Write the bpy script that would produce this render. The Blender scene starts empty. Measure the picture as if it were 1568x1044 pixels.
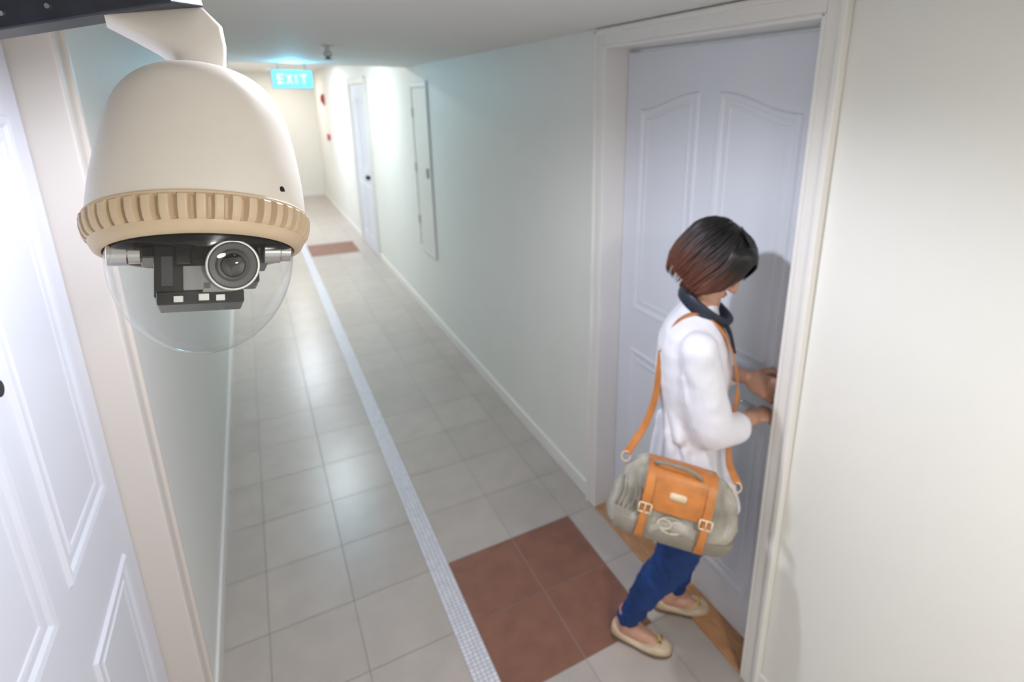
import bpy, bmesh, math, random
from mathutils import Vector, Matrix
random.seed(4)
V=Vector
scene=bpy.context.scene
scene.view_settings.view_transform='Standard'
scene.view_settings.look='None'

# ------------------------------------------------------------ materials
def mat(name,col,rough=0.5,metal=0.0,bump=0.0,bscale=50,var=0.0,vscale=5,spec=0.5,emit=None,es=0,coat=0,stretch=(1,1,1),sheen=0,sss=0,bdist=0.01):
    m=bpy.data.materials.new(name); m.use_nodes=True
    nt=m.node_tree; N=nt.nodes; L=nt.links
    b=N['Principled BSDF']
    b.inputs['Base Color'].default_value=(*col,1)
    b.inputs['Roughness'].default_value=rough
    b.inputs['Metallic'].default_value=metal
    b.inputs['Specular IOR Level'].default_value=spec
    b.inputs['Coat Weight'].default_value=coat
    b.inputs['Sheen Weight'].default_value=sheen
    if sss:
        b.inputs['Subsurface Weight'].default_value=sss
        b.inputs['Subsurface Radius'].default_value=(0.01,0.004,0.002)
    if emit:
        b.inputs['Emission Color'].default_value=(*emit,1); b.inputs['Emission Strength'].default_value=es
    tc=N.new('ShaderNodeTexCoord'); mp=N.new('ShaderNodeMapping'); mp.inputs['Scale'].default_value=stretch
    L.new(tc.outputs['Object'],mp.inputs['Vector'])
    if var>0:
        n=N.new('ShaderNodeTexNoise'); n.inputs['Scale'].default_value=vscale; n.inputs['Detail'].default_value=4
        L.new(mp.outputs[0],n.inputs['Vector'])
        r=N.new('ShaderNodeValToRGB')
        r.color_ramp.elements[0].position=0.3; r.color_ramp.elements[1].position=0.7
        r.color_ramp.elements[0].color=(*[c*(1-var) for c in col],1)
        r.color_ramp.elements[1].color=(*[min(1,c*(1+var)) for c in col],1)
        L.new(n.outputs['Fac'],r.inputs[0]); L.new(r.outputs[0],b.inputs['Base Color'])
    if bump>0:
        n=N.new('ShaderNodeTexNoise'); n.inputs['Scale'].default_value=bscale; n.inputs['Detail'].default_value=5
        L.new(mp.outputs[0],n.inputs['Vector'])
        bp=N.new('ShaderNodeBump'); bp.inputs['Strength'].default_value=bump; bp.inputs['Distance'].default_value=bdist
        L.new(n.outputs['Fac'],bp.inputs['Height']); L.new(bp.outputs[0],b.inputs['Normal'])
    return m

M_wall=mat('wall_paint',(0.82,0.82,0.78),0.55,bump=0.12,bscale=90,bdist=0.004,var=0.01)
M_ceil=mat('ceiling_paint',(0.82,0.80,0.77),0.7,bump=0.05,bscale=60,bdist=0.003)
M_trim=mat('trim_paint',(0.84,0.82,0.79),0.35,bump=0.04,bscale=30,bdist=0.003)
M_trimL=mat('trim_paint_beige',(0.72,0.67,0.62),0.4,bump=0.04,bscale=30,bdist=0.003)
M_door=mat('door_paint',(0.76,0.78,0.86),0.40,bump=0.05,bscale=25,bdist=0.003)
M_wood=mat('threshold_wood',(0.50,0.26,0.12),0.35,var=0.25,vscale=6,stretch=(30,2,1),bump=0.1,bscale=20,bdist=0.002)
M_grout=mat('grout',(0.33,0.30,0.275),0.8,bump=0.1,bscale=200,bdist=0.001)
tiles=[mat('floor_tile_%d'%i,c,0.29,var=0.05,vscale=9,bump=0.04,bscale=14,bdist=0.003) for i,c in enumerate([(0.48,0.43,0.39),(0.495,0.443,0.403),(0.465,0.418,0.38)])]
browns=[mat('brown_tile_%d'%i,c,0.45,var=0.12,vscale=14,bump=0.08,bscale=60,bdist=0.002) for i,c in enumerate([(0.235,0.102,0.068),(0.25,0.110,0.073)])]
def mosaic():
    m=bpy.data.materials.new('mosaic_strip'); m.use_nodes=True
    nt=m.node_tree;N=nt.nodes;L=nt.links;b=N['Principled BSDF']
    tc=N.new('ShaderNodeTexCoord'); br=N.new('ShaderNodeTexBrick')
    br.offset=0; br.squash=1
    br.inputs['Scale'].default_value=1; br.inputs['Brick Width'].default_value=0.0161; br.inputs['Row Height'].default_value=0.0161
    br.inputs['Mortar Size'].default_value=0.0013; br.inputs['Mortar Smooth'].default_value=0.1
    br.inputs['Color1'].default_value=(0.80,0.80,0.86,1); br.inputs['Color2'].default_value=(0.66,0.67,0.74,1); br.inputs['Mortar'].default_value=(0.36,0.35,0.38,1)
    mp=N.new('ShaderNodeMapping'); mp.inputs['Location'].default_value=(-0.4225,0,0)
    L.new(tc.outputs['Object'],mp.inputs[0]); L.new(mp.outputs[0],br.inputs['Vector']); L.new(br.outputs['Color'],b.inputs['Base Color'])
    b.inputs['Roughness'].default_value=0.35
    return m
M_mos=mosaic()

# ------------------------------------------------------------ mesh helpers
def empty(name,loc=(0,0,0)):
    e=bpy.data.objects.new(name,None); scene.collection.objects.link(e); e.location=loc; e.empty_display_size=0.05; return e
def mk(name,bm,mats,parent=None,bevel=0,smooth=False,mtx=None,segs=2):
    bmesh.ops.recalc_face_normals(bm,faces=bm.faces)
    me=bpy.data.meshes.new(name); bm.to_mesh(me); bm.free()
    if not isinstance(mats,(list,tuple)): mats=[mats]
    for m in mats: me.materials.append(m)
    if mtx is not None: me.transform(mtx)
    if smooth:
        for p in me.polygons: p.use_smooth=True
    o=bpy.data.objects.new(name,me); scene.collection.objects.link(o)
    if parent:
        o.parent=parent; o.matrix_parent_inverse=Matrix.Translation(-V(parent.location))
    if bevel>0:
        md=o.modifiers.new('b','BEVEL'); md.width=bevel; md.segments=segs; md.limit_method='ANGLE'; md.angle_limit=0.6
    return o
def box(bm,lo,hi,mi=0):
    x0,y0,z0=lo; x1,y1,z1=hi
    vs=[bm.verts.new(p) for p in [(x0,y0,z0),(x1,y0,z0),(x1,y1,z0),(x0,y1,z0),(x0,y0,z1),(x1,y0,z1),(x1,y1,z1),(x0,y1,z1)]]
    for f in [(0,3,2,1),(4,5,6,7),(0,1,5,4),(1,2,6,5),(2,3,7,6),(3,0,4,7)]:
        fc=bm.faces.new([vs[i] for i in f]); fc.material_index=mi
def boxes(name,lst,m,parent=None,bevel=0,**k):
    bm=bmesh.new()
    for lo,hi in lst: box(bm,lo,hi)
    return mk(name,bm,m,parent,bevel,**k)
def ring_loft(bm,rings,cap=True,mi=0,closed=False):
    prev=None; first=None; n=len(rings[0])
    for r in rings:
        cur=[bm.verts.new(p) for p in r]
        if prev:
            for i in range(n):
                f=bm.faces.new([prev[i],prev[(i+1)%n],cur[(i+1)%n],cur[i]]); f.material_index=mi
        else: first=cur
        prev=cur
    if cap:
        bm.faces.new(first[::-1]).material_index=mi; bm.faces.new(prev).material_index=mi
def ell(c,u,v,a,b,n=24,p=2.0):
    out=[]
    for i in range(n):
        t=2*math.pi*i/n; ct,st=math.cos(t),math.sin(t)
        x=math.copysign(abs(ct)**(2/p),ct); y=math.copysign(abs(st)**(2/p),st)
        out.append(V(c)+V(u)*a*x+V(v)*b*y)
    return out
def lathe(bm,prof,n=64,mod=None,mi=0,cap=False,origin=V((0,0,0)),X=V((1,0,0)),Y=V((0,1,0)),Z=V((0,0,1))):
    rings=[]
    for k,(r,z) in enumerate(prof):
        ring=[]
        for i in range(n):
            t=2*math.pi*i/n; rr=r*(mod(k,t) if mod else 1)
            ring.append(origin+X*rr*math.cos(t)+Y*rr*math.sin(t)+Z*z)
        rings.append(ring)
    ring_loft(bm,rings,cap,mi)
def basis(d):
    d=V(d).normalized(); a=V((0,0,1)) if abs(d.z)<0.9 else V((1,0,0))
    u=d.cross(a).normalized(); v=d.cross(u).normalized(); return u,v,d
def tube(bm,pts,rs,n=12,mi=0,cap=True):
    pts=[V(p) for p in pts]
    if not isinstance(rs,(list,tuple)): rs=[rs]*len(pts)
    rings=[]; u=None
    for i,p in enumerate(pts):
        d=(pts[min(i+1,len(pts)-1)]-pts[max(i-1,0)]).normalized()
        if u is None: u,v,_=basis(d)
        else:
            u=(u-d*u.dot(d)).normalized()
        v=d.cross(u)
        rings.append(ell(p,u,v,rs[i],rs[i],n))
    ring_loft(bm,rings,cap,mi)
def ellipsoid(bm,c,ax,r,nu=20,nv=12,mi=0):
    c=V(c); A,B,C=ax; rings=[]
    for j in range(1,nv):
        ph=math.pi*j/nv
        rings.append([c+A*r[0]*math.sin(ph)*math.cos(2*math.pi*i/nu)+B*r[1]*math.sin(ph)*math.sin(2*math.pi*i/nu)+C*r[2]*math.cos(ph) for i in range(nu)])
    n=nu; cur=None; prev=None
    top=bm.verts.new(c+C*r[2]); bot=bm.verts.new(c-C*r[2])
    for k,rg in enumerate(rings):
        cur=[bm.verts.new(p) for p in rg]
        if prev is None:
            for i in range(n): bm.faces.new([top,cur[i],cur[(i+1)%n]]).material_index=mi
        else:
            for i in range(n): bm.faces.new([prev[i],cur[i],cur[(i+1)%n],prev[(i+1)%n]]).material_index=mi
        prev=cur
    for i in range(n): bm.faces.new([bot,prev[(i+1)%n],prev[i]]).material_index=mi
WAX=(V((1,0,0)),V((0,1,0)),V((0,0,1)))
def ball(bm,c,r,n=16): ellipsoid(bm,c,WAX,(r,r,r),n,10)
def limb(bm,pts):
    for p,r in pts: ball(bm,p,r)
    for (p,r),(q,s) in zip(pts[:-1],pts[1:]):
        u,v,_=basis(V(q)-V(p))
        ring_loft(bm,[ell(p,u,v,r,r,16),ell(q,u,v,s,s,16)])
def catmull(pts,n=6):
    P=[V(p) for p in pts]; P=[P[0]*2-P[1]]+P+[P[-1]*2-P[-2]]; out=[]
    for i in range(1,len(P)-2):
        for k in range(n):
            t=k/n
            out.append(0.5*((2*P[i])+(-P[i-1]+P[i+1])*t+(2*P[i-1]-5*P[i]+4*P[i+1]-P[i+2])*t*t+(-P[i-1]+3*P[i]-3*P[i+1]+P[i+2])*t**3))
    out.append(P[-2]); return out
def organic(name,bm,m,parent,voxel=0.006,smooth=6,disp=None):
    o=mk(name,bm,m,parent,smooth=True)
    r=o.modifiers.new('r','REMESH'); r.mode='VOXEL'; r.voxel_size=voxel; r.use_smooth_shade=True
    s=o.modifiers.new('s','SMOOTH'); s.factor=0.5; s.iterations=smooth
    if disp:
        tx=bpy.data.textures.new(name+'_folds','CLOUDS'); tx.noise_scale=disp[1]; tx.noise_depth=1
        d=o.modifiers.new('d','DISPLACE'); d.texture=tx; d.strength=disp[0]; d.mid_level=0.5; d.texture_coords='LOCAL'
    return o
def ribbon(bm,pts,wdir,w,th,mi=0):
    pts=catmull(pts,6); rings=[]
    for i,p in enumerate(pts):
        d=(pts[min(i+1,len(pts)-1)]-pts[max(i-1,0)]).normalized()
        wd=V(wdir(i/(len(pts)-1))) if callable(wdir) else V(wdir)
        wd=(wd-d*wd.dot(d)).normalized(); nn=d.cross(wd)
        rings.append([p+wd*w/2+nn*th/2,p-wd*w/2+nn*th/2,p-wd*w/2-nn*th/2,p+wd*w/2-nn*th/2])
    ring_loft(bm,rings,True,mi)

# ------------------------------------------------------------ room constants
XL,XR=-0.326,1.241
ZC,ZC2=2.147,2.39
Y0,YS,YE=-1.6,5.0,12.3
WT=0.16; ZW=2.55
DH=2.084
RD=(0.938,1.893)
LD=(0.62,1.525)

bm=bmesh.new()
box(bm,(XL-0.06,Y0,-0.05),(XR+0.10,YE,-0.0015),0)
mats_f=[M_grout]+tiles+browns+[M_mos]
P=0.321; YB=1.897
def rect(x0,x1,y0,y1,mi,g=0.0014):
    vs=[bm.verts.new(p) for p in [(x0+g,y0+g,0),(x1-g,y0+g,0),(x1-g,y1-g,0),(x0+g,y1-g,0)]]
    bm.faces.new(vs).material_index=mi
colsL=[(XL,-0.17),(-0.17,0.125),(0.125,0.4225)]
colsR=[(0.503,0.797),(0.797,1.087),(1.087,XR)]
k=int((Y0-YB)/P)-1
while YB+k*P<YE:
    a=max(Y0,YB+k*P); b=min(YE,YB+(k+1)*P)
    if b>a+0.01:
        for c in colsL: rect(c[0],c[1],a,b,1+random.randrange(3))
        for i,c in enumerate(colsR):
            br=(k in(-2,-1,17,18)) and i<2
            rect(c[0],c[1],a,b,(4+random.randrange(2)) if br else 1+random.randrange(3))
    k+=1
rect(0.4225,0.503,Y0,YE,6,0)
mk('floor',bm,mats_f)

boxes('wall_right',[((XR,Y0,0),(XR+WT,RD[0],ZW)),((XR,RD[0],DH),(XR+WT,RD[1],ZW)),((XR,RD[1],0),(XR+WT,YE,ZW))],M_wall)
boxes('wall_left',[((XL-WT,Y0,0),(XL,LD[0],ZW)),((XL-WT,LD[0],DH),(XL,LD[1],ZW)),((XL-WT,LD[1],0),(XL,YE,ZW))],M_wall)
boxes('wall_far',[((XL-WT,YE,0),(XR+WT,YE+0.1,ZW))],M_wall)
boxes('wall_back',[((XL-WT,Y0-0.1,0),(XR+WT,Y0,ZW))],M_wall)
boxes('ceiling',[((XL,Y0,ZC),(XR,YS,ZW)),((XL,YS,ZC2),(XR,YE,ZW))],M_ceil)
bb=0.085
boxes('baseboard_right',[((XR-0.012,Y0,0),(XR,RD[0]-0.055,bb)),((XR-0.012,RD[1]+0.06,0),(XR,6.83,bb)),((XR-0.012,7.97,0),(XR,YE,bb))],M_trim,bevel=0.004)
boxes('baseboard_left',[((XL,Y0,0),(XL+0.012,LD[0]-0.07,bb)),((XL,LD[1]+0.07,0),(XL+0.012,YE,bb))],M_trim,bevel=0.004)
boxes('baseboard_far',[((XL+0.012,YE-0.012,0),(XR-0.012,YE,bb))],M_trim,bevel=0.004)

def casing(name,x,nx,y0,y1,zt,w,m,depth):
    def bx(xa,ya,za,xb,yb,zb): return ((min(xa,xb),ya,za),(max(xa,xb),yb,zb))
    l=[bx(x,y0-w,0,x+nx*0.018,y0,zt+w),bx(x,y1,0,x+nx*0.018,y1+w,zt+w),bx(x,y0,zt,x+nx*0.018,y1,zt+w)]
    l+=[bx(x,y0-w-0.004,0,x+nx*0.026,y0-w+0.014,zt+w),bx(x,y1+w-0.014,0,x+nx*0.026,y1+w+0.004,zt+w),bx(x,y0-w-0.004,zt+w-0.014,x+nx*0.026,y1+w+0.004,zt+w+0.004)]
    if depth:
        l+=[bx(x+nx*0.018,y0-0.001,0,x-nx*depth,y0+0.012,zt),bx(x+nx*0.018,y1-0.012,0,x-nx*depth,y1+0.001,zt),bx(x+nx*0.018,y0,zt-0.012,x-nx*depth,y1,zt+0.001)]
    return boxes(name,l,m,bevel=0.004)
casing('trim_1',XR,-1,RD[0],RD[1],DH,0.055,M_trim,0.15)
casing('trim_2',XL,1,LD[0],LD[1],DH,0.060,M_trimL,0.12)
casing('trim_3',XR,-1,6.9,7.9,2.066,0.068,M_trim,0)

def panel_path(ya,yb,za,zb,inner,arch):
    pts=[(ya,za),(yb,za)]
    n=14
    for i in range(n+1):
        y=yb+(ya-yb)*i/n
        d=abs(y-inner)/abs(yb-ya)
        s=d*d*(3-2*d)
        pts.append((y,zb-(arch*s if arch else 0)))
    return pts
def mould(bm,path,x,nx,w,h):
    P=[V((0,y,z)) for y,z in path]
    Q=[P[0]]
    for p in P[1:]:
        if (p-Q[-1]).length>1e-4: Q.append(p)
    if (Q[0]-Q[-1]).length<1e-4: Q.pop()
    n=len(Q); rings=[]
    for i in range(n):
        a=(Q[i]-Q[i-1]).normalized(); b=(Q[(i+1)%n]-Q[i]).normalized()
        na=V((0,-a.z,a.y)); nb=V((0,-b.z,b.y)); m=(na+nb).normalized(); m=m/max(0.5,m.dot(na))
        prof=[(-w/2,-0.001),(-w*0.25,h),(w*0.15,h*0.7),(w/2,-0.001),(0,-0.004)]
        rings.append([Q[i]+m*o+V((x+nx*hh,0,0)) for o,hh in prof])
    vs=[[bm.verts.new(p) for p in r] for r in rings]
    for i in range(n):
        for j in range(5):
            bm.faces.new([vs[i][j],vs[i][(j+1)%5],vs[(i+1)%n][(j+1)%5],vs[(i+1)%n][j]])
def door_leaf(name,x,nx,y0,y1,zt,th=0.04,zb=0.012):
    e=empty(name,(x,(y0+y1)/2,0))
    bm=bmesh.new(); box(bm,(min(x,x-nx*th),y0,zb),(max(x,x-nx*th),y1,zt)); mk('leaf',bm,M_door,e,bevel=0.003)
    bm=bmesh.new()
    yc=(y0+y1)/2; w=(y1-y0); m=0.115*w; g=0.062*w
    for (a,b,inn) in [(y0+m,yc-g,yc-g),(yc+g,y1-m,yc+g)]:
        for (za,zb2,ar) in [(1.055,1.90,0.06),(0.20,0.85,0)]:
            mould(bm,panel_path(a,b,za,zb2,inn,ar),x,nx,0.028,0.0065)
            mould(bm,panel_path(a+0.035,b-0.035,za+0.035,zb2-0.035,inn+(0.035 if inn==a else -0.035),ar*0.9),x,nx,0.018,0.0028)
    mk('panel_mouldings',bm,M_door,e,smooth=False)
    return e
M_steel=mat('brushed_steel',(0.55,0.54,0.52),0.3,metal=1,bump=0.03,bscale=80,bdist=0.001)
M_dark=mat('dark_metal',(0.03,0.03,0.035),0.4,metal=0.5,var=0.1)
M_brass=mat('brass',(0.7,0.5,0.2),0.3,metal=1,var=0.1)
d1=door_leaf('door_1',1.330,-1,RD[0]+0.014,RD[1]-0.014,DH-0.024)
d2=door_leaf('door_2',-0.383,1,LD[0]+0.015,LD[1]-0.015,DH-0.018)
d3=door_leaf('door_3',XR-0.004,-1,6.905,7.895,2.061,th=0.003)
def cyl(bm,p,q,r,n=24): tube(bm,[p,q],r,n)
bm=bmesh.new(); cyl(bm,(-0.384,1.07,1.46),(-0.374,1.07,1.46),0.013); mk('peephole',bm,M_dark,d2,bevel=0.002,smooth=False)
bm=bmesh.new(); cyl(bm,(-0.384,0.72,0.98),(-0.373,0.72,0.98),0.027); cyl(bm,(-0.375,0.72,0.98),(-0.335,0.72,0.98),0.01); tube(bm,[(-0.335,0.715,0.98),(-0.335,0.80,0.98),(-0.34,0.83,0.98)],0.009)
mk('lever_handle',bm,M_steel,d2,smooth=True)
bm=bmesh.new()
cyl(bm,(1.331,1.005,0.955),(1.320,1.005,0.955),0.027); cyl(bm,(1.322,1.005,0.955),(1.280,1.005,0.955),0.010)
tube(bm,catmull([(1.280,0.998,0.955),(1.278,1.05,0.957),(1.283,1.12,0.952)],5),0.009)
cyl(bm,(1.331,1.0,1.045),(1.317,1.0,1.045),0.022)
mk('lever_handle',bm,M_steel,d1,smooth=True)
bm=bmesh.new(); box(bm,(1.291,0.9985,1.038),(1.319,1.0015,1.050)); cyl(bm,(1.285,0.998,1.044),(1.285,1.002,1.044),0.013)
mk('key',bm,M_brass,d1)
bm=bmesh.new(); cyl(bm,(XR-0.004,7.05,0.98),(XR-0.03,7.05,0.98),0.025); cyl(bm,(XR-0.03,7.05,0.98),(XR-0.05,7.05,0.98),0.03)
mk('knob',bm,M_dark,d3,smooth=True)
boxes('trim_4',[((XR-0.012,RD[0]+0.012,-0.01),(1.39,RD[1]-0.012,0.010))],M_wood,bevel=0.004)
boxes('trim_5',[((-0.45,LD[0]+0.012,-0.01),(XL+0.01,LD[1]-0.012,0.010))],M_wood,bevel=0.004)

M_cab=mat('cabinet_paint',(0.76,0.77,0.72),0.3,bump=0.03,bscale=20,bdist=0.002)
e=empty('utility_cabinet_door',(XR,4.6,1.3))
boxes('frame',[((XR-0.016,4.36,0.62),(XR+0.002,4.40,2.02)),((XR-0.016,4.80,0.62),(XR+0.002,4.84,2.02)),((XR-0.016,4.40,0.62),(XR+0.002,4.80,0.66)),((XR-0.016,4.40,1.98),(XR+0.002,4.80,2.02))],M_trim,e,bevel=0.003)
boxes('leaf',[((XR-0.011,4.405,0.665),(XR,4.795,1.975))],M_cab,e,bevel=0.002)
boxes('hinges',[((XR-0.022,4.785,z),(XR-0.005,4.81,z+0.07)) for z in (0.85,1.3,1.75)]+[((XR-0.03,4.43,1.28),(XR-0.008,4.45,1.36))],M_steel,e,bevel=0.002)

# ------------------------------------------------------------ ceiling bits
M_white_pl=mat('white_plastic',(0.8,0.8,0.78),0.4,bump=0.02,bscale=60,bdist=0.001)
def sprinkler(x,y,z,nm='sprinkler'):
    e=empty(nm,(x,y,z))
    bm=bmesh.new(); lathe(bm,[(0.03,0),(0.03,-0.004),(0.012,-0.008),(0.010,-0.03),(0.006,-0.032)],24,cap=True,origin=V((x,y,z)))
    mk('escutcheon',bm,M_steel,e,smooth=False)
    bm=bmesh.new()
    tube(bm,[(x-0.012,y,z-0.028),(x-0.016,y,z-0.045),(x,y,z-0.062)],0.003,8); tube(bm,[(x+0.012,y,z-0.028),(x+0.016,y,z-0.045),(x,y,z-0.062)],0.003,8)
    lathe(bm,[(0.001,-0.060),(0.020,-0.063),(0.020,-0.066),(0.001,-0.067)],20,cap=True,origin=V((x,y,z)))
    tube(bm,[(x,y,z-0.03),(x,y,z-0.06)],0.003,8)
    mk('head',bm,M_dark,e)
sprinkler(0.42,3.26,ZC); sprinkler(-0.06,3.94,ZC,'sprinkler.001')

def lampmat(name,c,s):
    return mat(name,(0.9,0.9,0.9),0.5,emit=c,es=s,var=0.01)
def downlight(name,x,y,z,c,s,r=0.09):
    e=empty(name,(x,y,z))
    bm=bmesh.new(); lathe(bm,[(r,0),(r+0.02,0),(r+0.02,-0.008),(r,-0.012),(r-0.006,-0.004)],40,origin=V((x,y,z))); mk('trim_ring',bm,M_white_pl,e,smooth=False)
    bm=bmesh.new(); lathe(bm,[(r-0.004,-0.001),(r-0.004,-0.005)],40,cap=True,origin=V((x,y,z))); mk('diffuser',bm,lampmat(name+'_glow',c,s),e)
    return e
def light(kind,name,loc,power,col,parent,size=0.05,spot=None,blend=0.3,rot=None):
    l=bpy.data.lights.new(name,kind); l.energy=power; l.color=col
    if kind=='AREA': l.shape='DISK'; l.size=size
    else: l.shadow_soft_size=size
    if kind=='SPOT': l.spot_size=spot; l.spot_blend=blend
    o=bpy.data.objects.new(name,l); scene.collection.objects.link(o); o.location=loc
    if rot: o.rotation_euler=rot
    o.parent=parent; o.matrix_parent_inverse=Matrix.Translation(-V(parent.location))
    return o
e=downlight('ceiling_downlight',0.22,1.06,ZC,(1,0.98,0.96),3)
light('SPOT','bulb',(0.22,1.06,ZC-0.03),40,(0.86,0.89,1.0),e,0.035,math.radians(162),0.5)
e=downlight('added_fill_downlight',0.5,-0.55,ZC,(1,0.98,0.95),3)  # added fill lamp behind the camera, out of view, lights dome from front
light('AREA','bulb',(0.5,-0.55,ZC-0.03),20,(1,0.95,0.90),e,0.25)
e=downlight('ceiling_downlight.002',0.42,8.9,ZC2,(0.80,0.90,1.0),60,0.15)
light('AREA','bulb',(0.42,8.9,ZC2-0.03),30,(0.84,0.91,1.0),e,0.28)
e=downlight('ceiling_downlight.003',0.5,11.3,ZC2,(1.0,0.93,0.85),5)
light('AREA','bulb',(0.5,11.3,ZC2-0.03),16,(1.0,0.90,0.80),e,0.2)
e=downlight('ceiling_downlight.004',0.45,6.0,ZC2,(0.9,0.97,1.0),3)
light('AREA','bulb',(0.45,6.0,ZC2-0.03),26,(0.84,0.95,1.0),e,0.2)

# exit sign
SX=0.365
e=empty('exit_sign',(SX,4.93,2.03))
boxes('housing',[((SX-0.145,4.93,1.962),(SX+0.145,4.965,2.102))],M_white_pl,e,bevel=0.004)
M_ex=mat('exit_face',(0.02,0.2,0.3),0.4,emit=(0.17,0.70,0.95),es=1.7,var=0.01)
M_exw=mat('exit_letters',(0.5,0.6,0.6),0.4,emit=(0.50,0.92,1.0),es=1.8,var=0.01)
boxes('lit_face',[((SX-0.139,4.926,1.968),(SX+0.139,4.931,2.096))],M_ex,e)
L=[]
def bar(x0,x1,z0,z1): L.append(((SX+x0,4.922,z0),(SX+x1,4.928,z1)))
x=-0.105; zb,zt=1.997,2.067; s=0.012
bar(x,x+s,zb,zt); bar(x,x+0.045,zt-s,zt); bar(x,x+0.045,zb,zb+s); bar(x,x+0.038,2.026,2.038)
x=0.018; bar(x,x+s,zb,zt)
x=0.052; bar(x,x+0.05,zt-s,zt); bar(x+0.019,x+0.031,zb,zt)
bmx=bmesh.new()
for lo,hi in L: box(bmx,lo,hi)
for sgn in (1,-1):
    c=V((SX-0.023,4.925,2.032)); dv=V((sgn*0.018,0,0.035)); w=V((0.006,0,0)); t=V((0,0.003,0))
    ring_loft(bmx,[[c-dv-w-t,c-dv+w-t,c-dv+w+t,c-dv-w+t],[c+dv-w-t,c+dv+w-t,c+dv+w+t,c+dv-w+t]])
mk('letters',bmx,M_exw,e)
boxes('hanger',[((SX-0.1,4.94,2.10),(SX-0.09,4.95,ZC)),((SX+0.09,4.94,2.10),(SX+0.10,4.95,ZC))],M_steel,e)
light('AREA','sign_lamp',(SX,4.90,2.04),2.6,(0.15,0.68,1.0),e,0.14,rot=(-math.pi/2,0,0))

M_red=mat('red_enamel',(0.42,0.03,0.03),0.35,var=0.1)
e=empty('fire_alarm_bell',(XR,10.7,1.9))
bm=bmesh.new(); lathe(bm,[(0.075,-0.003),(0.08,0.02),(0.07,0.045),(0.03,0.058),(0.008,0.062)],32,cap=True,origin=V((XR,10.7,1.9)),X=V((0,1,0)),Y=V((0,0,1)),Z=V((-1,0,0))); mk('gong',bm,M_red,e,smooth=True)
boxes('backbox',[((XR-0.02,10.63,1.79),(XR+0.002,10.77,1.85))],M_red,e,bevel=0.004)
e=empty('fire_call_point',(XR,10.45,1.27))
boxes('case',[((XR-0.045,10.40,1.22),(XR+0.002,10.50,1.32))],M_red,e,bevel=0.006)
boxes('glass_plate',[((XR-0.048,10.42,1.24),(XR-0.044,10.48,1.295))],M_white_pl,e,bevel=0.001)

# ------------------------------------------------------------ dome camera
right_w=V((0.873,-0.487,0.005)); up_w=V((0.1328,0.248,0.9594)); fwd_w=V((0.469,0.837,-0.282)).normalized()
right_w=(right_w-fwd_w*right_w.dot(fwd_w)).normalized(); up_w=right_w.cross(fwd_w)
DC=V((-0.0490,0.6755,1.7666))
rh=(V((-0.0572,0.682,1.771))-V((0,0,1.88))).normalized()
axis=V((0.118,0.250,0.961))
uperp=(axis-rh*axis.dot(rh)).normalized()
ta=math.radians(17)
uz=uperp*math.cos(ta)+rh*math.sin(ta); ux=rh.cross(uz).normalized(); uy=uz.cross(ux)
DM=Matrix.Translation(DC)@Matrix(((ux.x,uy.x,uz.x),(ux.y,uy.y,uz.y),(ux.z,uy.z,uz.z))).to_4x4()
KX,KZ=0.000542,0.000655
def Lc(x,y,d=0): return V(((x-298)*KX,d*KX,(320-y)*KZ))
cam_e=empty('dome_security_camera',DC)
M_hous=mat('housing_plastic',(0.83,0.79,0.73),0.38,bump=0.05,bscale=900,bdist=0.0005,var=0.02,vscale=20)
M_coll=mat('collar_plastic',(0.68,0.54,0.38),0.45,bump=0.03,bscale=400,bdist=0.0005,var=0.04,vscale=20)
M_blk=mat('black_plastic',(0.012,0.012,0.014),0.25,coat=0.3,bump=0.02,bscale=200,bdist=0.0005)
M_gry=mat('grey_plastic',(0.06,0.06,0.065),0.4,bump=0.02,bscale=200,bdist=0.0005)
M_face=mat('lens_bezel_grey',(0.11,0.11,0.115),0.4,bump=0.02,bscale=200,bdist=0.0005)
M_plate=mat('module_plate_grey',(0.30,0.30,0.31),0.4,bump=0.02,bscale=200,bdist=0.0005)
M_sil=mat('silver',(0.6,0.6,0.61),0.2,metal=1,bump=0.01,bscale=50,bdist=0.001)
M_rim=mat('satin_rim',(0.85,0.85,0.84),0.35,metal=0.3,bump=0.01,bscale=50,bdist=0.001)
M_lens=mat('lens_glass',(0.01,0.01,0.014),0.06,coat=1,spec=0.8,var=0.1)
prof=[(30,84),(40,88),(58,92),(84,98),(108,109),(127,126),(141,148),(152,180),(160,214),(167,252),(172,288),(174,328),(168,334)]
pr=[(r*KX,(320-y)*KZ) for r,y in prof]
pp=catmull([V((a,b,0)) for a,b in pr],4)
bm=bmesh.new(); lathe(bm,[(p.x,p.y) for p in pp],96,cap=True); mk('housing',bm,M_hous,cam_e,smooth=True,mtx=DM)
NR=44
zs=[(172,328,0),(177,329,0),(179,331,0),(179,334,0),(178,337,1),(177,350,1),(173,362,1),(171,367,0.6),(170,369,0),(169,373,0),(164,381,0),(156,385,0),(151,385,0),(150,380,0)]
def modc(k,t):
    a=zs[k][2]
    s=math.sin(NR*t); sq=max(-1,min(1,(s-0.3)*3))
    return 1+a*0.040*(sq-0.1)*(-1)-a*0.018
bm=bmesh.new(); lathe(bm,[(r*KX,(320-y)*KZ) for r,y,_ in zs],NR*12,mod=modc); o=mk('ribbed_collar',bm,M_coll,cam_e,smooth=True,mtx=DM)
md=o.modifiers.new('es','EDGE_SPLIT'); md.split_angle=0.6
bm=bmesh.new(); lathe(bm,[(150.5*KX,(320-383)*KZ),(144*KX,(320-382)*KZ),(136*KX,(320-374)*KZ),(60*KX,(320-368)*KZ),(1*KX,(320-366)*KZ)],64,cap=True); mk('inner_liner',bm,M_blk,cam_e,smooth=True,mtx=DM)
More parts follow.
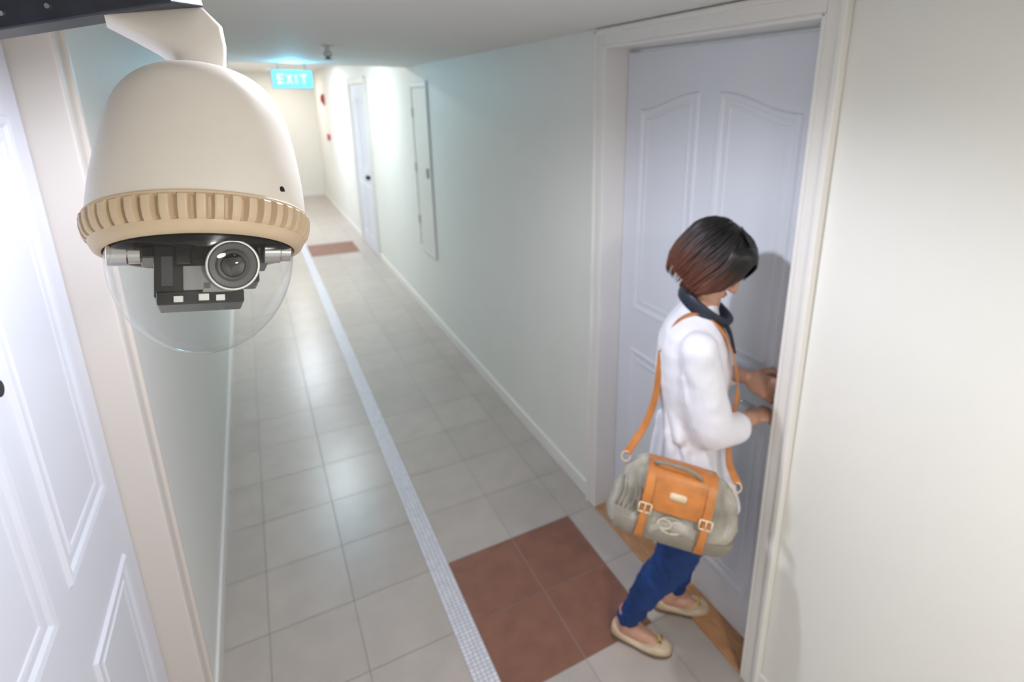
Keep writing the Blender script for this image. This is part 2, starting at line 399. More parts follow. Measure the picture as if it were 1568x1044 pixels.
g=bpy.data.materials.new('clear_dome'); g.use_nodes=True; nt=g.node_tree; N=nt.nodes; N.remove(N['Principled BSDF'])
out=N['Material Output']; tr=N.new('ShaderNodeBsdfTransparent'); gl=N.new('ShaderNodeBsdfGlossy'); gl.inputs['Roughness'].default_value=0.04
tr.inputs[0].default_value=(0.97,0.98,0.98,1)
lw=N.new('ShaderNodeLayerWeight'); lw.inputs[0].default_value=0.5
pw=N.new('ShaderNodeMath'); pw.operation='POWER'; pw.inputs[1].default_value=5
ml=N.new('ShaderNodeMath'); ml.operation='MULTIPLY_ADD'; ml.inputs[1].default_value=0.7; ml.inputs[2].default_value=0.04
mx=N.new('ShaderNodeMixShader')
nt.links.new(lw.outputs['Facing'],pw.inputs[0]); nt.links.new(pw.outputs[0],ml.inputs[0]); nt.links.new(ml.outputs[0],mx.inputs[0])
nt.links.new(tr.outputs[0],mx.inputs[1]); nt.links.new(gl.outputs[0],mx.inputs[2]); nt.links.new(mx.outputs[0],out.inputs[0])
bm=bmesh.new(); pg=[]
for i in range(25):
    t=math.pi/2*i/24
    pg.append((max(0.5,149*math.cos(t))*KX,(320-(384+156*math.sin(t)))*KZ))
lathe(bm,pg,72); mk('clear_dome',bm,g,cam_e,smooth=True,mtx=DM)
def lb(bm,x0,x1,y0,y1,d0,d1):
    a=Lc(x0,y1-12,d0); b=Lc(x1,y0-12,d1); box(bm,a,b)
bm=bmesh.new(); lb(bm,222,312,380,470,-50,50); lb(bm,226,356,462,482,-56,40); lb(bm,306,384,380,448,-30,50); lb(bm,254,276,382,425,-66,-40); lb(bm,200,226,382,410,-40,40); lb(bm,380,400,382,420,-40,40)
mk('module_body',bm,M_blk,cam_e,bevel=0.0015,mtx=DM)
bm=bmesh.new(); lb(bm,264,306,426,462,-60,-48); lb(bm,292,338,450,466,-60,-40)
mk('module_plates',bm,M_plate,cam_e,bevel=0.001,mtx=DM)
bm=bmesh.new(); lb(bm,232,250,410,455,-54,-48)
mk('module_cover',bm,M_gry,cam_e,bevel=0.001,mtx=DM)
bm=bmesh.new(); lb(bm,250,264,470,479,-60,-54); lb(bm,286,302,468,478,-60,-54); lb(bm,312,326,470,479,-60,-54)
mk('circuit_contacts',bm,M_rim,cam_e,bevel=0.0006,mtx=DM)
lo=Lc(339,406,-22)
la=math.radians(-14)
DX=V((1,0,0)); DZ=V((0,-math.cos(la),math.sin(la))); DY=DZ.cross(DX)*-1
def ll(prof,m,name,n=48,smooth=True,o=lo):
    bm=bmesh.new(); lathe(bm,[(r*KX,z*KX) for r,z in prof],n,cap=True,origin=o,X=DX,Y=DY*1.08,Z=DZ); ob=mk(name,bm,m,cam_e,smooth=smooth,mtx=DM)
    if smooth:
        md=ob.modifiers.new('es','EDGE_SPLIT'); md.split_angle=0.5
    return ob
ll([(39,0),(39,50),(42,53),(42.5,57),(41,59.5),(39,59.5),(38.5,55)],M_rim,'lens_rim')
ll([(38.5,0),(38.5,56),(36,58),(26,57),(24,53)],M_face,'lens_face')
ll([(27,0),(27,59.5),(24,61),(20,60),(19,57)],M_gry,'lens_barrel')
ll([(20,0),(20,57.5),(15,61),(8,63),(1,63.5)],M_lens,'front_glass')
for r,cx in ((22,182),(20,414)):
    bm=bmesh.new(); c=Lc(cx,392,-44)
    lathe(bm,[(r*0.8*KX,-24*KX),(r*KX,-22*KX),(r*KX,4*KX),(r*0.85*KX,6*KX),(r*0.85*KX,22*KX),(r*0.6*KX,24*KX)],32,cap=True,origin=c,X=V((0,1,0)),Y=V((0,0,1)),Z=V((1,0,0)))
    o=mk('pivot_drum',bm,M_sil,cam_e,smooth=True,mtx=DM); md=o.modifiers.new('es','EDGE_SPLIT'); md.split_angle=0.5
a=math.asin(119/172); cp=V((math.sin(a)*171.5*KX,-math.cos(a)*171.5*KX,(320-309)*KZ)); nn=V((math.sin(a),-math.cos(a),0))
bm=bmesh.new(); tube(bm,[cp-nn*0.002,cp+nn*0.0012],0.0034,20); tube(bm,[cp,cp+nn*0.0016],0.0014,8); mk('lock_screw',bm,M_dark,cam_e,mtx=DM)
bm=bmesh.new(); lathe(bm,[(40*KX,(320-92)*KZ),(42*KX,(320-88)*KZ),(41*KX,(320-84)*KZ),(37*KX,(320-82)*KZ),(37*KX,(320-60)*KZ)],40,cap=True); mk('neck',bm,M_hous,cam_e,smooth=True,mtx=DM).modifiers.new('es','EDGE_SPLIT').split_angle=0.5
secs=[((140,-30),(150,18),26),((185,-34),(192,34),30),((225,-34),(228,49),35),((300,-34),(250,62),39),((336,-2),(257,72),40),((342,34),(259,78),40),((341,62),(260,82),39),((339,78),(262,85),38)]
rings=[]
for (xa,ya),(xb,yb),hd in secs:
    A=Lc(xa,ya); B=Lc(xb,yb); c=(A+B)/2; u=(A-B)/2; v=V((0,1,0))*hd*KX
    rings.append([c+u*math.copysign(abs(math.cos(t))**0.5,math.cos(t))+v*math.copysign(abs(math.sin(t))**0.5,math.sin(t)) for t in [2*math.pi*i/24 for i in range(24)]])
bm=bmesh.new(); ring_loft(bm,rings); o=mk('arm',bm,M_hous,cam_e,smooth=True,mtx=DM)
md=o.modifiers.new('es','EDGE_SPLIT'); md.split_angle=0.8

M_beam=mat('painted_steel',(0.055,0.06,0.08),0.45,metal=0.6,var=0.2,vscale=25,bump=0.1,bscale=60,bdist=0.001)
be=empty('mounting_beam',(-0.15,0.78,1.98))
A=V((-0.303,0.873,1.926)); B=V((-0.035,0.737,1.973)); ax=(B-A).normalized()
sd=V((0,1,0)); sd=(sd-ax*sd.dot(ax)).normalized(); hz=ax.cross(sd).normalized()
if hz.z<0: hz=-hz
def sec(p,w,h): return [p-sd*w*0.9,p+sd*w*0.2,p+sd*w*0.2+hz*h,p-sd*w*0.9+hz*h]
A2=A+sd*0.02; B2=B+sd*0.02
bm=bmesh.new(); ring_loft(bm,[sec(A2,0.055,0.06),sec(B2,0.055,0.06)]); mk('beam',bm,M_beam,be,bevel=0.002)
bm=bmesh.new()
for t in (0.40,0.47,0.52,0.62,0.8): 
    p=A2.lerp(B2,t)-sd*0.0495+hz*(0.014 if int(t*100)%4 else 0.032)
    tube(bm,[p+sd*0.001,p-sd*0.002],[0.0035,0.0025],10)
mk('rivets',bm,M_sil,be)
bm=bmesh.new(); p=A+ax*0.03+hz*0.05; box(bm,(p.x-0.02,p.y-0.02,p.z-0.03),(p.x+0.02,p.y+0.02,ZC)); box(bm,(p.x-0.03,p.y-0.05,ZC-0.008),(p.x+0.06,p.y+0.05,ZC)); mk('post',bm,M_beam,be,bevel=0.002)

# ------------------------------------------------------------ woman
F=V((0.75,-0.66,0)).normalized(); S=V((-0.66,-0.75,0)).normalized(); Z=V((0,0,1))
O=V((1.08,1.13,0))
def W(f,s,z): return O+F*f+S*s+Z*z
wo=empty('woman',(O.x,O.y,0))
M_skin=mat('skin',(0.55,0.30,0.21),0.45,var=0.06,vscale=30,sss=0.15,bump=0.03,bscale=200,bdist=0.001)
M_jack=mat('white_satin_jacket',(0.78,0.78,0.85),0.40,bump=0.55,bscale=8,bdist=0.02,sheen=0.2,stretch=(1.3,1.3,0.4))
M_navy=mat('navy_collar',(0.012,0.018,0.035),0.5,bump=0.1,bscale=60,bdist=0.002)
M_jean=mat('blue_denim',(0.003,0.036,0.17),0.75,var=0.25,vscale=18,bump=0.5,bscale=28,bdist=0.006)
M_shoe=mat('beige_leather',(0.60,0.47,0.33),0.35,var=0.08,vscale=20,bump=0.03,bscale=80,bdist=0.001)
M_sole=mat('shoe_sole',(0.13,0.08,0.05),0.6,var=0.1)
M_eye=mat('eye_white',(0.8,0.78,0.75),0.2,var=0.02)
M_iris=mat('iris',(0.02,0.012,0.01),0.15,var=0.1)
M_lip=mat('lips',(0.55,0.17,0.15),0.4,var=0.05)

bm=bmesh.new()
T=[(0.034,0.665,0.126,0.176),(0.030,0.70,0.126,0.176),(0.024,0.78,0.114,0.170),(0.012,0.86,0.100,0.155),(0.004,0.93,0.086,0.132),(0.0,1.0,0.090,0.136),(-0.004,1.08,0.104,0.148),(-0.004,1.16,0.110,0.156),(-0.010,1.22,0.101,0.156),(-0.012,1.265,0.085,0.145),(-0.010,1.295,0.068,0.105),(-0.002,1.325,0.052,0.06),(0.006,1.35,0.042,0.045)]
ring_loft(bm,[ell(W(f,0.03,z),F,S,a,b,32,2.3) for f,z,a,b in T])
Rsh=V((0.965,0.995,1.250)); Rel=V((1.000,0.960,1.025)); Rcu=V((1.095,0.965,1.000))
limb(bm,[(Rsh,0.053),(Rsh.lerp(Rel,0.35),0.054),(Rsh.lerp(Rel,0.75),0.058),(Rel,0.056),(Rcu,0.045)])
Lsh=V((1.155,1.20,1.250)); Lel=V((1.215,1.215,1.05)); Lcu=V((1.245,1.15,1.045))
limb(bm,[(Lsh,0.054),(Lsh.lerp(Lel,0.5),0.054),(Lel,0.05),(Lcu,0.043)])
limb(bm,[(W(0.09,0.07,0.82),0.045),(W(0.135,0.06,0.69),0.032)])
limb(bm,[(W(0.08,-0.04,0.82),0.05),(W(0.13,-0.04,0.69),0.035)])
limb(bm,[(W(0.11,0.12,0.80),0.03),(W(0.125,0.15,0.70),0.028)])
for a_,b_,r_ in [(W(-0.09,0.10,1.16),W(-0.03,0.165,0.97),0.017),(W(-0.07,0.13,1.02),W(-0.03,0.175,0.80),0.018),(W(-0.02,0.165,0.95),W(0.03,0.19,0.76),0.018),(W(0.04,0.15,0.93),W(0.09,0.165,0.74),0.018),(W(-0.095,0.05,0.98),W(-0.10,0.06,0.76),0.018),
    (Rsh-F*0.042+S*0.02-Z*0.07,Rel-F*0.045+S*0.03+Z*0.02,0.011),(Rel+S*0.05-Z*0.01,Rcu+S*0.035-Z*0.02,0.010)]:
    limb(bm,[(a_,r_*0.5),(a_.lerp(b_,0.5),r_),(b_,r_*0.9)])
organic('jacket',bm,M_jack,wo,0.006,5,disp=(0.009,0.07))
bm=bmesh.new()
rg=[]
n=28
tilt=0.60
cc=W(0.012,0.03,1.325)
cf=(F*math.cos(tilt)-Z*math.sin(tilt)); cu=(Z*math.cos(tilt)+F*math.sin(tilt))
for i in range(n):
    t=2*math.pi*i/n
    d=cf*math.cos(t)+S*math.sin(t)
    c=cc+cf*0.078*math.cos(t)+S*0.066*math.sin(t)
    a=(d*0.35+cu).normalized(); b=a.cross(cf*-math.sin(t)+S*math.cos(t))
    rg.append(ell(c,a,b,0.024,0.009,10))
vs=[[bm.verts.new(p) for p in r] for r in rg]
for i in range(n):
    for j in range(10): bm.faces.new([vs[i][j],vs[i][(j+1)%10],vs[(i+1)%n][(j+1)%10],vs[(i+1)%n][j]])
ribbon(bm,[W(0.075,0.04,1.28),W(0.092,0.04,1.245),W(0.104,0.04,1.20)],S,0.04,0.01)
mk('collar',bm,M_navy,wo,smooth=True)
bm=bmesh.new()
Rh=V((1.04,1.045,0.76)); Rk=V((1.040,1.115,0.42)); Ra=V((0.968,1.252,0.10))
Lh=V((1.14,1.158,0.76)); Lk=V((1.215,1.185,0.43)); La=V((1.205,1.268,0.10))
ring_loft(bm,[ell(W(0.02,0.025,z),F,S,a,b,28,2.2) for z,a,b in [(0.68,0.09,0.13),(0.74,0.11,0.16),(0.82,0.100,0.150),(0.88,0.08,0.12)]])
limb(bm,[(Rh,0.083),(Rh.lerp(Rk,0.5),0.078),(Rk,0.062),(Rk.lerp(Ra,0.3)-F*0.012,0.058),(Rk.lerp(Ra,0.75),0.044),(Ra,0.039)])
limb(bm,[(Lh,0.083),(Lh.lerp(Lk,0.5),0.072),(Lk,0.053),(Lk.lerp(La,0.3)-F*0.012,0.053),(Lk.lerp(La,0.75),0.040),(La,0.037)])
organic('jeans',bm,M_jean,wo,0.007,4,disp=(0.018,0.035))
def rotto(d,n,a): return d*math.cos(a)+n*math.sin(a)
def hand(bm,wr,d,n,t,curl):
    d=V(d).normalized(); n=V(n); n=(n-d*n.dot(d)).normalized(); tt=d.cross(n); tt=tt if tt.dot(V(t))>0 else -tt
    wr=V(wr)
    ellipsoid(bm,wr+d*0.045,(d,tt,n),(0.050,0.036,0.015))
    ellipsoid(bm,wr+d*0.07,(d,tt,n),(0.022,0.038,0.013))
    ellipsoid(bm,wr+d*0.03+tt*0.022+n*0.006,(d,tt,n),(0.030,0.014,0.014))
    ln=[0.062,0.070,0.066,0.050]
    for i in range(4):
        b=wr+d*(0.080-0.003*abs(i-1))+tt*(0.0285-0.019*i)
        a=curl[0]+0.05*i; p1=b+rotto(d,n,a)*ln[i]*0.48; a+=curl[1]; p2=p1+rotto(d,n,a)*ln[i]*0.32; a+=curl[2]; p3=p2+rotto(d,n,a)*ln[i]*0.24
        limb(bm,[(b,0.0088),(p1,0.0082),(p2,0.0074),(p3,0.0062)])
    b=wr+d*0.028+tt*0.030+n*0.004
    p1=b+(d*0.62+tt*0.65+n*0.35).normalized()*0.036; p2=p1+(d*0.9+tt*0.1+n*0.5).normalized()*0.030; p3=p2+(d*0.9-tt*0.1+n*0.55).normalized()*0.022
    limb(bm,[(b,0.0125),(p1,0.0105),(p2,0.009),(p3,0.007)])
bm=bmesh.new()
wr=V((1.198,0.990,0.985))
limb(bm,[(Rel,0.036),(Rel.lerp(wr,0.35),0.035),(Rel.lerp(wr,0.75),0.026),(wr,0.021),(wr+V((0.02,0,-0.003)),0.020)])
hand(bm,wr,(0.98,0.10,-0.10),(0,0,-1),(0,1,0),(0.35,0.9,0.8))
organic('forearm_and_hand_right',bm,M_skin,wo,0.0028,3)
bm=bmesh.new()
wr=V((1.258,1.085,1.060))
limb(bm,[(Lel,0.036),(Lel.lerp(wr,0.35),0.035),(Lel.lerp(wr,0.75),0.026),(wr,0.021)])
hand(bm,wr,(0.20,-0.96,-0.10),(0.75,0.1,-0.65),(-0.5,0,0.8),(0.5,0.9,0.6))
organic('forearm_and_hand_left',bm,M_skin,wo,0.0028,3)
# head
hp=math.radians(38)
hf=F*math.cos(hp)-Z*math.sin(hp); hu=Z*math.cos(hp)+F*math.sin(hp); hs=S
HC=W(0.028,0.03,1.464)
HS=0.955
def H(f,s,u): return HC+(hf*f+hs*s+hu*u)*HS
bm=bmesh.new()
AX=(hf*HS,hs*HS,hu*HS)
ellipsoid(bm,H(-0.005,0,0.02),AX,(0.092,0.072,0.088),28,18)
ellipsoid(bm,H(0.035,0,-0.035),AX,(0.052,0.055,0.062),24,14)
ellipsoid(bm,H(0.040,0,-0.070),AX,(0.042,0.042,0.034),20,12)
ellipsoid(bm,H(0.068,0,-0.092),AX,(0.018,0.02,0.016))
ellipsoid(bm,H(0.062,0,-0.002),AX,(0.026,0.05,0.04))
for s in (1,-1):
    ellipsoid(bm,H(0.062,0.03*s,-0.035),AX,(0.022,0.022,0.02))
    ellipsoid(bm,H(0.080,0.024*s,0.022),AX,(0.010,0.022,0.008))
    ellipsoid(bm,H(0.0,0.073*s,-0.01),AX,(0.018,0.008,0.030))
limb(bm,[(H(0.084,0,0.008),0.008),(H(0.098,0,-0.014),0.0085),(H(0.106,0,-0.032),0.0105)])
for s in (1,-1): ball(bm,H(0.096,0.010*s,-0.035),0.008)
ellipsoid(bm,H(0.086,0,-0.060),AX,(0.012,0.022,0.012))
limb(bm,[(H(-0.02,0,-0.04),0.052),(W(0.010,0.03,1.36),0.049),(W(-0.005,0.03,1.30),0.055)])
organic('head',bm,M_skin,wo,0.0035,4)
bm=bmesh.new()
ellipsoid(bm,H(0.0945,0,-0.0555),AX,(0.007,0.020,0.0045)); ellipsoid(bm,H(0.0935,0,-0.0645),AX,(0.0075,0.017,0.005))
mk('lips',bm,M_lip,wo,smooth=True)
bm=bmesh.new()
for s in (1,-1): ellipsoid(bm,H(0.0745,0.030*s,0.003),AX,(0.0135,0.0145,0.0085))
mk('eyes',bm,M_eye,wo,smooth=True)
bm=bmesh.new()
for s in (1,-1):
    ellipsoid(bm,H(0.0845,0.030*s,0.000),AX,(0.0045,0.006,0.006))
    tube(bm,[H(0.083,0.014*s,0.027),H(0.086,0.03*s,0.031),H(0.076,0.047*s,0.026)],[0.002,0.003,0.0015],8)
    tube(bm,[H(0.086,0.018*s,0.010),H(0.0885,0.03*s,0.0125),H(0.081,0.044*s,0.009)],[0.001,0.002,0.001],8)
mk('irises_and_brows',bm,M_iris,wo,smooth=True)
# hair
hm=bpy.data.materials.new('dark_auburn_hair'); hm.use_nodes=True; nt=hm.node_tree; N=nt.nodes; Lk_=nt.links; b=N['Principled BSDF']
b.inputs['Roughness'].default_value=0.42; b.inputs['Specular IOR Level'].default_value=0.4
tc=N.new('ShaderNodeTexCoord')
vt=N.new('ShaderNodeVectorMath'); vt.operation='SUBTRACT'; vt.inputs[1].default_value=tuple(H(-0.01,0,0.02))
Lk_.new(tc.outputs['Object'],vt.inputs[0])
def dotn(v):
    d=N.new('ShaderNodeVectorMath'); d.operation='DOT_PRODUCT'; d.inputs[1].default_value=tuple(v); Lk_.new(vt.outputs[0],d.inputs[0]); return d.outputs['Value']
fx,fy,fz=dotn(hf),dotn(hs),dotn(hu)
at=N.new('ShaderNodeMath'); at.operation='ARCTAN2'; Lk_.new(fy,at.inputs[0]); Lk_.new(fx,at.inputs[1])
cm=N.new('ShaderNodeCombineXYZ'); Lk_.new(at.outputs[0],cm.inputs[0])
zz=N.new('ShaderNodeMath'); zz.operation='MULTIPLY'; zz.inputs[1].default_value=0.9; Lk_.new(fz,zz.inputs[0]); Lk_.new(zz.outputs[0],cm.inputs[1])
nz=N.new('ShaderNodeTexNoise'); nz.inputs['Scale'].default_value=14; nz.inputs['Detail'].default_value=6; Lk_.new(cm.outputs[0],nz.inputs['Vector'])
mr=N.new('ShaderNodeMapRange'); mr.inputs[1].default_value=0.03; mr.inputs[2].default_value=-0.10; Lk_.new(fz,mr.inputs[0])
rp=N.new('ShaderNodeValToRGB'); rp.color_ramp.elements[0].position=0.2; rp.color_ramp.elements[0].color=(0.005,0.004,0.005,1); rp.color_ramp.elements[1].color=(0.15,0.048,0.026,1)
ad=N.new('ShaderNodeMath'); ad.operation='MULTIPLY_ADD'; ad.inputs[1].default_value=0.9; Lk_.new(nz.outputs['Fac'],ad.inputs[0])
m2=N.new('ShaderNodeMath'); m2.operation='MULTIPLY_ADD'; m2.inputs[1].default_value=0.75; m2.inputs[2].default_value=-0.32; Lk_.new(mr.outputs[0],m2.inputs[0]); Lk_.new(m2.outputs[0],ad.inputs[2])
Lk_.new(ad.outputs[0],rp.inputs[0]); Lk_.new(rp.outputs[0],b.inputs['Base Color'])
nb=N.new('ShaderNodeBump'); nb.inputs['Strength'].default_value=0.7; nb.inputs['Distance'].default_value=0.005; Lk_.new(nz.outputs['Fac'],nb.inputs['Height']); Lk_.new(nb.outputs[0],b.inputs['Normal'])
bm=bmesh.new()
ellipsoid(bm,H(-0.012,0,0.026),AX,(0.098,0.084,0.092),36,24)
secs=[(0.05,0.092,0.082,-0.014),(0.01,0.090,0.086,-0.021),(-0.03,0.084,0.087,-0.028),(-0.060,0.074,0.080,-0.030),(-0.085,0.060,0.066,-0.025),(-0.096,0.046,0.052,-0.022)]
ring_loft(bm,[ell(H(f,0,u),AX[0],AX[1],a,b_,32,2.2) for u,a,b_,f in secs])
ellipsoid(bm,H(0.040,0,0.066),AX,(0.052,0.066,0.046),28,18)
for s in (1,-1):
    limb(bm,[(H(0.052,0.056*s,0.070),0.030),(H(0.060,0.062*s,0.02),0.024),(H(0.048,0.066*s,-0.035),0.020),(H(0.036,0.060*s,-0.075),0.011)])
    limb(bm,[(H(0.030,0.058*s,0.05),0.034),(H(0.030,0.064*s,-0.01),0.029),(H(0.022,0.064*s,-0.060),0.025),(H(0.018,0.058*s,-0.092),0.013)])
organic('hair',bm,hm,wo,0.0045,12)
bm=bmesh.new()
def shell(u):
    if u>0.05:
        q=max(0.0,1-((u-0.026)/0.092)**2)**0.5; return 0.098*q,0.084*q,-0.012
    tab=[(0.05,0.096,0.084,-0.013),(0.01,0.092,0.088,-0.019),(-0.03,0.086,0.089,-0.026),(-0.065,0.078,0.084,-0.029),(-0.095,0.066,0.070,-0.026),(-0.125,0.052,0.056,-0.022)]
    for (u0,a0,b0,f0),(u1,a1,b1,f1) in zip(tab[:-1],tab[1:]):
        if u<=u0 and u>=u1:
            t=(u-u0)/(u1-u0); return a0+(a1-a0)*t,b0+(b1-b0)*t,f0+(f1-f0)*t
    return tab[-1][1:]
for i in range(260):
    th=math.radians(random.uniform(58,302))
    end=random.uniform(-0.114,-0.098)
    u0=random.uniform(0.085,0.114); r=random.uniform(0.0018,0.0036); off=random.uniform(-0.001,0.0025)
    ph=random.uniform(-0.10,0.10); pts=[]; rs=[]
    front=abs(math.cos(th)) if math.cos(th)>0 else 0
    for j in range(12):
        u=u0+(end-u0)*(j/11)
        a,b_,f=shell(u); tt=th+ph*(j/11)**2
        ff=f+(a+off)*math.cos(tt)+0.050*front*min(1,(j/5))
        pts.append(H(ff,(b_+off)*math.sin(tt),u)); rs.append(r*(1 if j<8 else (12-j)/4.5))
    tube(bm,pts,rs,6)
for i in range(80):
    s0=random.uniform(-0.055,0.055)
    r=random.uniform(0.0018,0.0032); e_=random.uniform(0.018,0.034)
    k_=math.cos(s0/0.07*1.2)
    pts=[H(0.0,s0*0.6,0.116),H(0.045,s0*0.85+0.004,0.112-0.25*abs(s0)),H(0.074+0.010*k_,s0+0.006,0.088-0.2*abs(s0)),H(0.083+0.010*k_,s0*1.05+0.010,0.060),H(0.080+0.010*k_,s0*1.08+0.014,e_)]
    pts=catmull(pts,3); rs=[r*(1 if j<len(pts)-4 else (len(pts)-j)/5) for j in range(len(pts))]
    tube(bm,pts,rs,6)
mk('hair_strands',bm,hm,wo,smooth=True)
def foot(heel,toe,ank,nm):
    heel=V(heel); toe=V(toe); d=(toe-heel); Lg=d.length; d.normalize(); s=Z.cross(d)
    bm=bmesh.new()
    limb(bm,[(V(ank)+Z*0.02,0.034),(V(ank),0.033),(heel+d*0.055+Z*0.055,0.034)])
    ellipsoid(bm,heel+d*0.035+Z*0.038,(d,s,Z),(0.032,0.028,0.032))
    limb(bm,[(heel+d*0.06+Z*0.055,0.033),(heel+d*0.115+Z*0.040,0.028),(heel+d*(Lg-0.065)+Z*0.026,0.022)])
    ellipsoid(bm,heel+d*(Lg-0.06)+Z*0.022,(d,s,Z),(0.05,0.036,0.016))
    organic('foot_'+nm,bm,M_skin,wo,0.004,4)
    bm=bmesh.new(); rings=[]
    secs=[(0.0,0.012,0.040),(0.008,0.024,0.056),(0.03,0.033,0.054),(0.06,0.034,0.038),(0.10,0.036,0.028),(0.135,0.041,0.027),(0.16,0.043,0.034),(0.185,0.042,0.041),(0.21,0.034,0.036),(0.228,0.022,0.028),(0.236,0.008,0.018)]
    for x,w,h in secs:
        x=x*Lg/0.232; c=heel+d*(x-0.003)+Z*(0.008+h/2-0.004)
        rings.append(ell(c,s,Z,w,h/2,20,2.8))
    ring_loft(bm,rings); o=mk('shoe_'+nm,bm,M_shoe,wo,smooth=True); o.modifiers.new('ss','SUBSURF').levels=1
    bm=bmesh.new(); rings=[]
    for x,w,h in secs:
        x=x*Lg/0.232; rings.append(ell(heel+d*(x-0.003)+Z*0.005,s,Z,w*1.02,0.005,16,3))
    ring_loft(bm,rings); mk('sole_'+nm,bm,M_sole,wo,smooth=True)
    bm=bmesh.new(); c=heel+d*(Lg*0.80)+Z*0.047
    for q in (1,-1): ellipsoid(bm,c+s*0.011*q,(s,d,Z),(0.012,0.008,0.004))
    ball(bm,c+Z*0.003,0.005); mk('bow_'+nm,bm,M_brass,wo,smooth=True)
foot((0.938,1.300,0),(1.068,1.121,0),Ra,'right')
foot((1.140,1.312,0),(1.306,1.185,0),La,'left')

# ------------------------------------------------------------ handbag
hb=empty('handbag',W(-0.03,0.22,0.81))
M_canv=mat('grey_canvas',(0.36,0.34,0.295),0.8,var=0.28,vscale=14,bump=0.5,bscale=25,bdist=0.008)
M_canv2=mat('taupe_base',(0.25,0.225,0.185),0.6,var=0.1,vscale=15,bump=0.2,bscale=40,bdist=0.003)
M_lea=mat('tan_leather',(0.52,0.19,0.045),0.45,var=0.2,vscale=20,bump=0.2,bscale=90,bdist=0.001)
M_pale=mat('pale_plate',(0.72,0.58,0.40),0.35,var=0.05)
M_embl=mat('emblem_print',(0.50,0.46,0.38),0.7,var=0.15)
ro=math.radians(10)
BU=(F*math.cos(ro)-Z*math.sin(ro)); BN=(S*0.97+Z*0.22).normalized(); BN=(BN-BU*BN.dot(BU)).normalized(); BV=BN.cross(BU)
if BV.z<0: BV=-BV
BC=W(-0.036,0.246,0.831)
def B_(u,v,n=0): return BC+BU*u+BV*v*0.88+BN*n
bm=bmesh.new()
sec_=[(-0.118,0.130,0.030),(-0.112,0.158,0.046),(-0.09,0.170,0.052),(-0.05,0.174,0.054),(0.0,0.168,0.048),(0.05,0.154,0.040),(0.085,0.140,0.030),(0.105,0.122,0.018),(0.110,0.110,0.009)]
ring_loft(bm,[ell(B_(0,v,-0.02*v),BU,BN,a,b,40,3.0) for v,a,b in sec_])
o=mk('body',bm,M_canv,hb,smooth=True); o.modifiers.new('ss','SUBSURF').levels=2
tx=bpy.data.textures.new('bagfold','CLOUDS'); tx.noise_scale=0.045
dm=o.modifiers.new('d','DISPLACE'); dm.texture=tx; dm.strength=0.030; dm.texture_coords='LOCAL'
bm=bmesh.new()
ring_loft(bm,[ell(B_(0,v,0.0),BU,BN,a,b,40,3.0) for v,a,b in [(-0.121,0.12,0.028),(-0.116,0.160,0.050),(-0.095,0.174,0.057),(-0.072,0.177,0.0585)]],cap=True)
mk('base_panel',bm,M_canv2,hb,smooth=True,bevel=0.002)
bm=bmesh.new()
fl=[(-0.02,0.112),(0.02,0.112),(0.046,0.096),(0.056,0.06),(0.060,0.02),(0.060,-0.012)]
rings=[]
pts=catmull([V((n,v,0)) for n,v in fl],4)
for i,p in enumerate(pts):
    ww=0.092*(1 if i<len(pts)-4 else 1-0.10*(i-len(pts)+4)**1.3/4)
    a=B_(-ww,p.y,p.x); b=B_(ww,p.y,p.x); nx=pts[min(i+1,len(pts)-1)]-pts[max(i-1,0)]; nx.normalize()
    off=(BN*(-nx.y)+BV*nx.x).normalized()*0.004
    m=(a+b)/2+off*0.6
    rings.append([a,m-off*0.2,b,b+off,m+off,a+off])
ring_loft(bm,rings)
mk('flap',bm,M_lea,hb,bevel=0.001,smooth=False)
bm=bmesh.new(); bk=bmesh.new()
for su in (-0.078,0.082):
    ribbon(bm,[B_(su,0.112,-0.02),B_(su,0.116,0.02),B_(su,0.098,0.050),B_(su,0.05,0.066),B_(su,0.0,0.068),B_(su,-0.06,0.066),B_(su,-0.105,0.058),B_(su,-0.122,0.03)],BU,0.022,0.004)
    ribbon(bm,[B_(su,-0.010,0.071),B_(su,-0.05,0.074),B_(su,-0.085,0.068)],BU,0.018,0.003)
    q=[B_(su-0.016,0.006,0.073),B_(su+0.016,0.006,0.073),B_(su+0.016,-0.022,0.073),B_(su-0.016,-0.022,0.073),B_(su-0.016,0.006,0.073)]
    for a,b in zip(q[:-1],q[1:]): tube(bk,[a,b],0.0024,8)
    tube(bk,[B_(su,0.006,0.075),B_(su,-0.022,0.075)],0.0018,8)
mk('belt_straps',bm,M_lea,hb)
ring_loft(bk,[ell(B_(0.0,0.045,0.061),BU,BV,0.024,0.011,24,4),ell(B_(0.0,0.045,0.068),BU,BV,0.022,0.009,24,4)])
for su in (-0.155,0.15):
    for i in range(16):
        t0=2*math.pi*i/16; t1=2*math.pi*(i+1)/16
        c=B_(su,0.095,0.0); tube(bk,[c+BU*0.012*math.cos(t0)+BV*0.014*math.sin(t0),c+BU*0.012*math.cos(t1)+BV*0.014*math.sin(t1)],0.0022,6)
mk('buckles',bk,M_pale,hb,smooth=True)
bm=bmesh.new()
tube(bm,catmull([B_(-0.06,0.105,0.02),B_(-0.075,0.125,0.045),B_(-0.03,0.135,0.055),B_(0.02,0.130,0.055),B_(0.05,0.11,0.045)],6),0.005,10)
mk('grab_handle',bm,M_canv2,hb,smooth=True)
bm=bmesh.new()
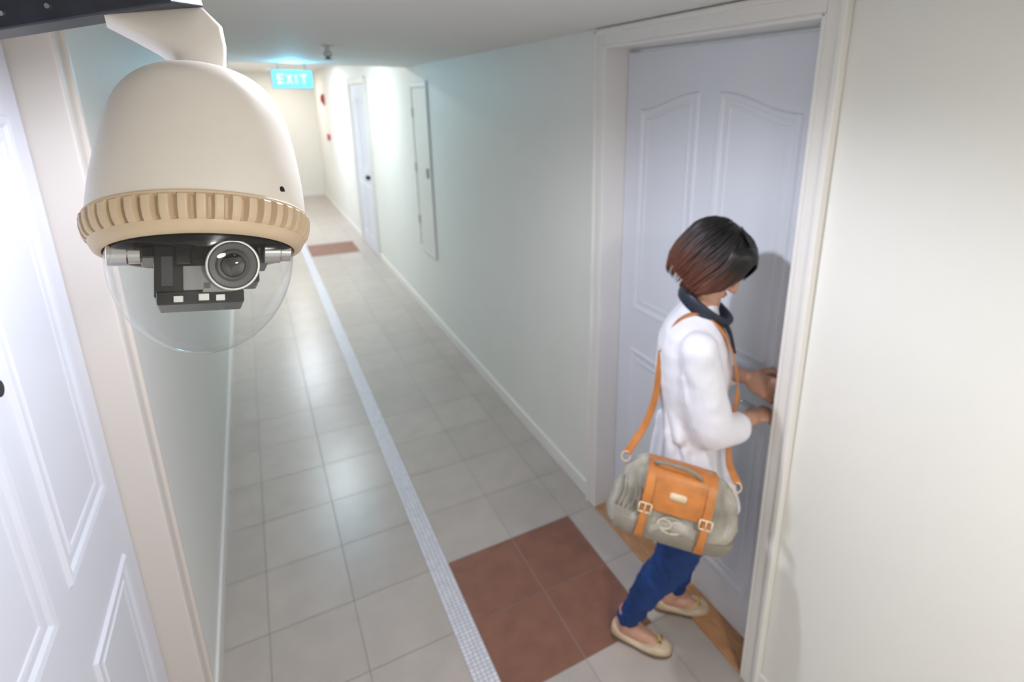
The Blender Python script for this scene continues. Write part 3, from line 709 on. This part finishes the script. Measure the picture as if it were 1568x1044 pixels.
c=B_(0.0,-0.050,0.0560)
for cx_,r1,r2 in ((-0.018,0.018,0.013),(0.018,0.018,0.013),(0,0.034,0.022)):
    pts=[c+BU*(cx_+r1*math.cos(2*math.pi*i/24))+BV*r2*math.sin(2*math.pi*i/24) for i in range(25)]
    tube(bm,pts,0.0026,8)
mk('embossed_emblem',bm,M_embl,hb,smooth=True)
bm=bmesh.new()
for i in range(5):
    u=-0.150+i*0.013
    tube(bm,catmull([B_(u,0.05-0.004*i,0.024+0.004*i),B_(u+0.004,0.01,0.038+0.003*i),B_(u-0.003,-0.04,0.042+0.003*i)],4),0.0026,6)
mk('side_pleats',bm,M_canv2,hb,smooth=True)
bm=bmesh.new()
path=[B_(-0.155,0.105,0),W(-0.130,0.158,1.00),W(-0.106,0.13,1.08),W(-0.100,0.112,1.16),W(-0.092,0.100,1.24),W(-0.055,0.092,1.302),W(0.0,0.088,1.325),W(0.055,0.092,1.29),W(0.095,0.105,1.22),W(0.116,0.11,1.12),W(0.110,0.125,1.02),W(0.105,0.17,0.93),B_(0.15,0.107,0)]
ribbon(bm,path,lambda t:(S+F*(0.7 if t<0.3 else -0.5 if t>0.75 else 0)).normalized(),0.025,0.004)
mk('shoulder_strap',bm,M_lea,hb)

# ------------------------------------------------------------ world and camera
w=bpy.data.worlds.new('w'); scene.world=w; w.use_nodes=True
w.node_tree.nodes['Background'].inputs[0].default_value=(0.8,0.85,0.9,1); w.node_tree.nodes['Background'].inputs[1].default_value=0.3
cd=bpy.data.cameras.new('camera'); co=bpy.data.objects.new('camera',cd); scene.collection.objects.link(co)
bk_=-fwd_w
co.matrix_world=Matrix(((right_w.x,up_w.x,bk_.x,0),(right_w.y,up_w.y,bk_.y,0),(right_w.z,up_w.z,bk_.z,1.88),(0,0,0,1)))
cd.sensor_width=36; cd.lens=19.54; cd.shift_x=-0.0517; cd.shift_y=-0.0746
cd.clip_start=0.02
cd.dof.use_dof=True; cd.dof.focus_distance=0.56; cd.dof.aperture_fstop=4.8
scene.camera=co
